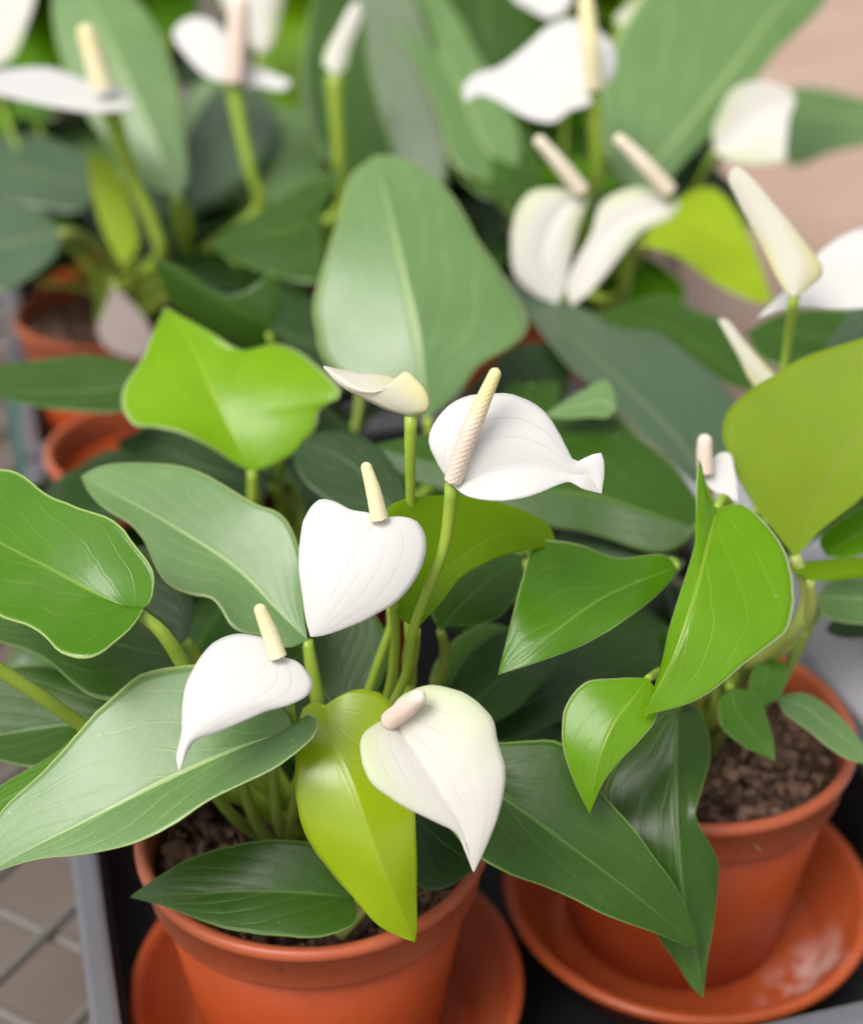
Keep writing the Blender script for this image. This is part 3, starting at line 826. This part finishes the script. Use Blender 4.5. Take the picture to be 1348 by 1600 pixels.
flower(B, [(1240,464),(1230,429),(1217,370),(1180,308),(1143,264)],
  [(1233,462),(1213,434),(1188,383),(1152,313),(1137,278)],
  [(1273,440),(1284,424),(1248,368),(1203,313),(1167,272),(1150,261)],
  .560, n=(0,-.9,.4), slope=(.35,.25), cup=.12, stalk=[(1225,570,.588),(1205,720,.598),(1175,900,.59)], mat='butter', label='tall closed cream bud')
flower(B, [(1208,610),(1192,590),(1158,548),(1122,500)],
  [(1197,619),(1174,598),(1152,554),(1130,515)],
  [(1219,602),(1193,569),(1163,535),(1132,499)],
  .585, n=(0,-.85,.5), slope=(.6,.6), stalk=[(1195,680,.60),(1180,800,.60)], mat='butter', label='slim rolled cream spathe over the olive leaf')
flower(B, [(1098,742),(1115,752),(1135,765),(1152,784)],
  [(1118,712),(1138,708),(1148,740)],
  [(1108,762),(1130,776)],
  .53, n=(0,-.6,.8), spadix=[(1102,740,.528),(1100,710,.527),(1101,678,.526)], sm='rose', sr=(13,13,11), stalk=[(1110,820,.54)], mat='white', label='small white spathe half hidden behind the green leaf')

# ------------------------------------------------------------------ plant H (right edge)
flower(H, [(1420,420),(1348,430),(1290,445),(1235,470),(1183,497)],
  [(1410,370),(1348,357),(1290,386),(1245,436),(1213,466)],
  [(1420,465),(1348,482),(1300,483),(1240,480)],
  .600, n=(0,-.35,.92), stalk=[(1420,560,.62)], mat='white', label='flat white spathe behind the tall bud')
leaf(H, [(1400,560),(1330,540),(1250,520),(1165,520)],
  [(1380,500),(1300,485),(1220,490)],
  [(1370,600),(1280,590),(1190,560)],
  .66, n=(0,-.3,.95), pet=[(1420,640)], mat='deep')
leaf(H, [(1300,580),(1330,530),(1360,490),(1400,440)],
  [(1290,540),(1320,500),(1360,450)],
  [(1330,570),(1370,530),(1410,480)],
  .64, n=(0,-.4,.9), pet=[(1340,640)], mat='grey')

# ------------------------------------------------------------------ plants D and E (left) 
leaf(D, [(212,606),(130,612),(50,615),(-40,612)],
  [(205,570),(130,557),(60,564),(0,574)],
  [(200,638),(100,641),(0,621)],
  .66, n=(0,-.3,.95), pet=[(235,640)], mat='deep', fold=-.3, label='narrow dark leaf lying across the pot')
leaf(D, [(300,720),(280,690),(240,680),(200,700)],
  [(310,690),(270,665),(220,670)],
  [(280,740),(240,730),(210,720)],
  .70, n=(0,-.3,.95), pet=[(290,740)], mat='dark')
leaf(E, [(96,366),(50,374),(0,384),(-60,390)],
  [(75,335),(30,318),(-30,315)],
  [(90,395),(50,432),(0,458),(-50,440)],
  .84, n=(0,-.35,.93), pet=[(130,372),(175,415)], pr=.0036, pm=STEMY, mat='grey', fold=-.2)
leaf(E, [(150,300),(90,280),(40,265),(-40,260)],
  [(140,250),(80,215),(0,210)],
  [(130,330),(70,325),(0,310)],
  .92, n=(0,-.3,.95), pet=[(200,380)], mat='grey')
leaf(E, [(277,306),(245,230),(205,140),(160,40),(120,-50)],
  [(242,295),(177,237),(126,166),(96,91),(83,30),(90,-30)],
  [(292,285),(285,200),(268,100),(230,20),(170,-40)],
  .86, n=(-.05,-.65,.75), pet=[(282,360),(290,410)], pr=.0036, mat='pale', fold=.2, bow=-.01)
leaf(E, [(295,320),(330,260),(370,200),(400,130)],
  [(285,270),(300,200),(340,140)],
  [(340,302),(400,262),(430,190)],
  .90, n=(.1,-.55,.83), pet=[(290,400)], mat='grey')
leaf(E, [(405,320),(430,270),(455,230),(480,170)],
  [(388,270),(405,210),(440,170)],
  [(450,312),(500,285),(505,220)],
  .92, n=(.1,-.5,.85), pet=[(350,420)], mat='pale')
leaf(E, [(192,416),(180,360),(165,300),(148,238)],
  [(165,370),(142,290),(138,250)],
  [(216,385),(205,320),(175,255)],
  .86, n=(.2,-.8,.5), pet=[(210,450)], mat='lime')
leaf(E, [(330,440),(280,380),(220,330),(150,330)],
  [(340,380),(290,310),(210,280)],
  [(280,440),(220,400),(170,370)],
  .96, n=(0,-.4,.9), pet=[(300,460)], mat='dark')
leaf(E, [(60,200),(40,120),(60,40),(80,-40)],
  [(20,160),(10,80),(40,0)],
  [(95,160),(105,80),(100,0)],
  1.0, n=(0,-.6,.8), pet=[(150,350)], mat='mid')
leaf(E, [(100,300),(60,220),(20,180),(-40,170)],
  [(110,240),(60,170),(0,150)],
  [(60,300),(20,250),(-20,210)],
  1.0, n=(0,-.3,.95), pet=[(180,400)], mat='grey')
leaf(E, [(500,340),(450,360),(400,370),(330,379)],
  [(530,268),(470,290),(400,335),(360,355)],
  [(500,440),(480,442),(400,420),(345,395)],
  .80, n=(0,-.35,.93), pet=[(520,420)], mat='deep', fold=-.35, to_pot=False)
flower(E, [(168,155),(120,150),(50,140),(-60,130)],
  [(214,146),(190,140),(131,124),(76,106),(0,112)],
  [(212,162),(200,170),(151,175),(76,165),(0,148)],
  .800, n=(0,-.1,.99), spadix=[(161,140,.795),(147,90,.79),(132,38,.785)], sm='yellow', sr=(17,16,13), stalk=[(185,210,.81),(210,285,.83),(237,345,.84),(252,395,.85)], kr=.0040, mat='white', label='flat white spathe with a yellow spadix')
flower(E, [(365,131),(350,105),(375,104),(415,118),(458,128)],
  [(325,120),(293,90),(270,50),(300,28),(330,32),(355,60),(383,98),(419,112)],
  [(380,137),(404,135),(440,141)],
  .880, n=(0,-.7,.7), spadix=[(366,130,.875),(371,60,.87),(374,-8,.865)], sm='rose', sr=(18,18,15), stalk=[(376,200,.885),(392,270,.89),(405,322,.90)], kr=.0036, mat='white', label='white spathe with a thick rose spadix')
flower(E, [(405,85),(398,50),(380,10),(360,-50)],
  [(385,60),(350,10),(335,-40)],
  [(425,75),(440,25),(445,-40)],
  .95, n=(0,-.8,.6), stalk=[(400,200),(390,320)], mat='cream', cup=.2, label='cream spathe cut off by the top of the view')
flower(E, [(522,117),(528,80),(545,40),(561,2)],
  [(505,98),(530,42),(553,4)],
  [(538,110),(548,76),(566,16)],
  .86, n=(0,-.8,.6), slope=(.5,.5), stalk=[(526,190,.87),(530,255,.88),(530,330,.90)], kr=.0036, mat='cream', label='slim closed bud on a thick stalk')
flower(E, [(-20,110),(0,70),(20,30),(40,-40)],
  [(-40,80),(-20,30),(0,-30)],
  [(20,90),(42,40),(55,-10)],
  .95, n=(0,-.8,.6), stalk=[(60,300)], mat='cream', label='cream spathe at the upper left edge')
flower(E, [(178,446),(188,480),(200,520),(212,562)],
  [(162,488),(153,520),(172,548)],
  [(214,482),(238,520),(234,548)],
  .83, n=(-.1,-.95,.25), stalk=[(215,430)], mat='wilt', label='wilted pinkish spathe hanging beside the pot')

leaf(E, [(385,335),(375,270),(350,200),(325,120)],
  [(330,320),(285,250),(285,180),(300,140)],
  [(440,325),(470,260),(450,180),(390,130)],
  .95, n=(.05,-.6,.8), pet=[(370,430)], mat='pale', fold=.15)
leaf(E, [(450,190),(455,110),(470,30),(480,-50)],
  [(415,150),(415,60),(440,-20)],
  [(490,150),(500,60),(505,-20)],
  1.0, n=(.05,-.7,.7), pet=[(420,300)], mat='bright')
leaf(E, [(260,60),(250,20),(235,-30),(215,-80)],
  [(225,40),(200,0),(190,-50)],
  [(300,50),(310,0),(270,-60)],
  1.05, n=(.05,-.7,.7), pet=[(260,200)], mat='mid')
leaf(E, [(560,300),(530,260),(500,220),(470,180)],
  [(530,310),(490,280),(470,230)],
  [(580,260),(550,210),(510,170)],
  .98, n=(.05,-.6,.8), pet=[(500,400)], mat='pale')
leaf(E, [(110,420),(90,360),(60,310),(10,290)],
  [(80,420),(40,380),(10,330)],
  [(140,380),(120,320),(60,270)],
  .93, n=(-.1,-.6,.8), pet=[(160,440)], mat='dark')
# ------------------------------------------------------------------ plant F (back centre)
leaf(F, [(640,310),(610,220),(580,120),(560,-20),(550,-60)],
  [(590,300),(510,250),(475,170),(472,90),(500,-20)],
  [(690,300),(705,200),(690,100),(640,-20)],
  .92, n=(0,-.75,.66), pet=[(660,400)], mat='deep', fold=-.12)
leaf(F, [(790,292),(740,190),(690,90),(640,10),(580,-60)],
  [(715,262),(690,190),(645,90),(600,10)],
  [(812,240),(800,180),(745,80),(700,0),(640,-60)],
  .88, n=(.1,-.45,.88), pet=[(800,370)], mat='pale', fold=-.25, label='long leaf half bright half shaded behind the white spathe')
leaf(F, [(800,315),(775,250),(745,200),(700,150)],
  [(750,305),(705,250),(690,190)],
  [(840,290),(830,220),(780,160)],
  .87, n=(0,-.4,.9), pet=[(810,380)], mat='deep')
leaf(F, [(985,300),(1080,190),(1157,92),(1215,13),(1310,-80)],
  [(955,255),(935,180),(945,100),(990,10),(1100,-90),(1230,-110)],
  [(1010,318),(1070,250),(1130,190),(1210,85),(1290,0)],
  .86, n=(.15,-.62,.77), pet=[(940,370)], pr=.0035, mat='pale', fold=.12, bow=-.008, label='very large leaf leaning to the upper right')
leaf(F, [(1000,382),(1060,375),(1130,410),(1206,474)],
  [(1030,338),(1075,302),(1112,293),(1152,333),(1182,400)],
  [(1056,400),(1122,446),(1180,472)],
  .80, n=(0,-.35,.93), pet=[(980,420)], mat='lime', label='yellow green leaf beside the tall bud')
leaf(F, [(900,330),(870,250),(850,150),(860,20)],
  [(850,320),(800,230),(800,100)],
  [(950,310),(950,200),(920,60)],
  1.02, n=(0,-.6,.8), pet=[(880,400)], mat='mid')
leaf(F, [(720,400),(730,330),(770,290),(860,280)],
  [(680,360),(690,300),(760,260)],
  [(770,400),(830,360),(870,320)],
  .95, n=(0,-.4,.9), pet=[(740,440)], mat='dark')
leaf(F, [(940,470),(900,430),(860,400),(780,390)],
  [(940,420),(890,370),(820,350)],
  [(910,500),(850,470),(800,430)],
  .90, n=(0,-.4,.9), pet=[(900,500)], mat='dark')
leaf(F, [(1060,500),(1030,450),(990,420),(930,400)],
  [(1070,450),(1030,410),(970,385)],
  [(1020,500),(970,480),(930,440)],
  .90, n=(0,-.3,.95), pet=[(960,500)], mat='mid')
leaf(F, [(620,430),(560,380),(500,350),(420,340)],
  [(620,370),(550,320),(470,310)],
  [(580,440),(510,420),(440,390)],
  .95, n=(0,-.4,.9), pet=[(680,450)], mat='dark')
leaf(F, [(1460,200),(1380,188),(1300,180),(1212,190)],
  [(1440,165),(1348,154),(1290,140),(1240,138)],
  [(1440,235),(1348,228),(1290,242),(1235,260)],
  1.06, n=(0,-.45,.9), mat='pale', fold=.3, pet=[(1480,260,1.08)], to_pot=False)
leaf(F, [(1010,300),(1060,270),(1110,235),(1150,215)],
  [(1030,260),(1080,225),(1120,205)],
  [(1040,290),(1090,270),(1130,250)],
  .95, n=(0,-.4,.9), mat='dark')
leaf(F, [(770,120),(762,60),(755,0),(750,-60)],
  [(715,90),(690,10),(710,-40)],
  [(830,90),(845,10),(800,-40)],
  .98, n=(0,-.65,.75), pet=[(790,250)], mat='deep')
leaf(F, [(1010,120),(1000,60),(985,0),(960,-60)],
  [(960,90),(930,10),(920,-40)],
  [(1060,90),(1060,10),(1010,-50)],
  1.02, n=(0,-.65,.75), pet=[(980,250)], mat='bright')
flower(F, [(925,145),(860,132),(800,126),(755,132),(727,160)],
  [(945,135),(962,106),(957,71),(930,45),(895,30),(860,40),(819,76),(779,106),(744,116),(724,136)],
  [(921,162),(890,174),(862,192),(819,182),(779,158),(749,148)],
  .790, n=(0,-.55,.83), spadix=[(928,137,.785),(922,70,.775),(913,-8,.77)], sm='yellow', sr=(14,14,12), stalk=[(930,210,.80),(930,290,.82)], kr=.0034, mat='white', fold=-.15, cup=.05, label='large white spathe with a long yellow spadix')
flower(F, [(880,20),(850,5),(820,-20),(790,-50)],
  [(893,0),(885,-30),(840,-60)],
  [(858,30),(830,16),(802,-2)],
  .92, n=(0,-.6,.8), stalk=[(880,120),(875,260)], mat='white', label='white spathe cut off by the top edge')
flower(F, [(966,40),(990,25),(1022,2),(1040,-20)],
  [(960,28),(985,5),(1020,-20)],
  [(980,40),(1010,24),(1036,-2)],
  .92, n=(0,-.6,.8), stalk=[(950,150),(930,300)], mat='cream', label='narrow pale spathe tip near the top edge')
flower(F, [(903,302),(862,350),(846,410),(870,475)],
  [(870,294),(829,300),(807,328),(798,383),(804,429),(834,460)],
  [(921,308),(906,348),(892,404),(882,454)],
  .740, n=(-.1,-.85,.5), spadix=[(908,300,.735),(875,258,.73),(837,214,.725)], sm='cream', sr=(14,12,9), stalk=[(912,380,.76),(900,460,.80)], kr=.003, mat='cream', cup=.1, label='drooping cream spathe, left one of the pair')
flower(F, [(1048,308),(1010,330),(955,355),(918,414),(893,478)],
  [(1011,292),(971,298),(935,323),(925,363),(895,419),(885,454)],
  [(1062,318),(1046,343),(1011,358),(991,373),(966,404),(925,454)],
  .740, n=(-.1,-.8,.6), spadix=[(1045,300,.735),(1004,255,.73),(961,212,.725)], sm='cream', sr=(14,13,9), stalk=[(985,380,.76),(972,460,.78)], kr=.003, mat='cream', cup=.05, label='drooping cream spathe, right one of the pair')
flower(F, [(1116,238),(1150,205),(1180,178),(1210,162),(1242,160)],
  [(1113,205),(1126,171),(1142,142),(1171,129),(1210,131),(1236,145)],
  [(1142,253),(1184,258),(1223,252),(1229,215),(1233,180)],
  .86, n=(0,-.75,.65), fold=-.22, stalk=[(1080,300,.89),(1040,340,.91)], mat='cream', label='folded cream spathe against the bare floor')


# ------------------------------------------------------------------ hidden lower canopy and the plants standing behind
def canopy_leaf(root, az, rb, hb, Ln, Wd, pitch, droop, mat, roll=0.0, nt=26, ns=7):
    """heart shaped leaf built in the plant's own axes: base at radius rb and height hb, pointing outwards"""
    out = Vector((math.cos(az), math.sin(az), 0)); sd_ = Vector((-math.sin(az), math.cos(az), 0))
    base = out * rb + Vector((0, 0, hb))
    vs, fs, uv = [], [], []; W_ = 2 * ns + 1
    ph = random.uniform(0, 6)
    for i in range(nt):
        t = i / (nt - 1)
        pt = pitch - droop * t
        m = base + (out * math.cos(pitch - droop * t * .5) + Vector((0, 0, 1)) * math.sin(pitch - droop * t * .5)) * (Ln * t)
        w = Wd * .5 * (math.sin(math.pi * (t ** .62)) ** .75 if 0 < t < 1 else 0)
        up = (Vector((0, 0, 1)) * math.cos(pt) - out * math.sin(pt)).normalized()
        for k in range(-ns, ns + 1):
            s_ = k / ns
            back = -.22 * Ln * max(0, 1 - t * 2.2) ** 1.5 * abs(s_) ** 1.2
            p = m + sd_ * (s_ * w) + up * (.22 * abs(s_) * w + roll * s_ * w + .004 * s_ * s_ * math.sin(t * 9 + ph)) + out * back
            vs.append(p); uv.append((.5 + .5 * s_, t))
    for i in range(nt - 1):
        for k in range(W_ - 1):
            a = i * W_ + k; fs.append((a, a + 1, a + W_ + 1, a + W_))
    o = link('leaf', vs, fs, G[mat], root, uv)
    md = o.modifiers.new('thick', 'SOLIDIFY'); md.thickness = .0005; md.offset = 0
    q = Vector((random.uniform(-.01, .01), random.uniform(-.01, .01), SOILZ - .003))
    tube('petiole', [q, q.lerp(base, .5) + Vector((0, 0, .25 * hb - .02)) - out * rb * .12, base - out * .004 - Vector((0, 0, .004)), base], (.0024, .002, .0018), STEM, o, seg=7)
def canopy(root, n, r, h, ln, mats, az0=0, az1=2 * math.pi, pit=(-.1, .6), dr=(.5, 1.1)):
    for i in range(n):
        az = az0 + (az1 - az0) * (i + random.uniform(.2, .8)) / n
        L_ = random.uniform(*ln)
        canopy_leaf(root, az, random.uniform(*r), random.uniform(*h), L_, L_ * random.uniform(.55, .68), random.uniform(*pit), random.uniform(*dr), mats[i % len(mats)], random.uniform(-.25, .25))
random.seed(11)
leaf(CC, [(470,640),(500,660),(530,700),(545,760)],
  [(500,630),(540,670),(560,720)],
  [(455,670),(480,720),(520,760)],
  .62, n=(-.1,-.5,.85), pet=[(440,700)], mat='deep')
leaf(CC, [(830,600),(815,640),(800,690),(790,740)],
  [(800,600),(775,650),(770,710)],
  [(870,600),(860,660),(830,720)],
  .67, n=(.1,-.5,.85), pet=[(780,780)], mat='deep')
leaf(E, [(60,440),(40,400),(30,350),(40,300)],
  [(30,430),(0,380),(0,320)],
  [(95,420),(90,370),(70,310)],
  .95, n=(-.1,-.6,.8), pet=[(150,460)], mat='deep')
leaf(E, [(250,440),(230,400),(225,350),(240,290)],
  [(225,430),(190,380),(200,310)],
  [(280,425),(275,370),(265,310)],
  .95, n=(-.1,-.6,.8), pet=[(250,480)], mat='deep')
K1 = potted(-.255, 1.125, 'potted anthurium in the last row, far left, mostly hidden by other plants', z=.001)
K2 = potted(-.055, 1.160, 'potted anthurium in the last row behind the pale spathes', z=.001)
K3 = potted(.115, 1.130, 'potted anthurium in the last row behind the large white spathe', z=.001)
for k in (K1, K2, K3):
    lo, hi = (R(70), R(290)) if k is K3 else (0, 2 * math.pi)
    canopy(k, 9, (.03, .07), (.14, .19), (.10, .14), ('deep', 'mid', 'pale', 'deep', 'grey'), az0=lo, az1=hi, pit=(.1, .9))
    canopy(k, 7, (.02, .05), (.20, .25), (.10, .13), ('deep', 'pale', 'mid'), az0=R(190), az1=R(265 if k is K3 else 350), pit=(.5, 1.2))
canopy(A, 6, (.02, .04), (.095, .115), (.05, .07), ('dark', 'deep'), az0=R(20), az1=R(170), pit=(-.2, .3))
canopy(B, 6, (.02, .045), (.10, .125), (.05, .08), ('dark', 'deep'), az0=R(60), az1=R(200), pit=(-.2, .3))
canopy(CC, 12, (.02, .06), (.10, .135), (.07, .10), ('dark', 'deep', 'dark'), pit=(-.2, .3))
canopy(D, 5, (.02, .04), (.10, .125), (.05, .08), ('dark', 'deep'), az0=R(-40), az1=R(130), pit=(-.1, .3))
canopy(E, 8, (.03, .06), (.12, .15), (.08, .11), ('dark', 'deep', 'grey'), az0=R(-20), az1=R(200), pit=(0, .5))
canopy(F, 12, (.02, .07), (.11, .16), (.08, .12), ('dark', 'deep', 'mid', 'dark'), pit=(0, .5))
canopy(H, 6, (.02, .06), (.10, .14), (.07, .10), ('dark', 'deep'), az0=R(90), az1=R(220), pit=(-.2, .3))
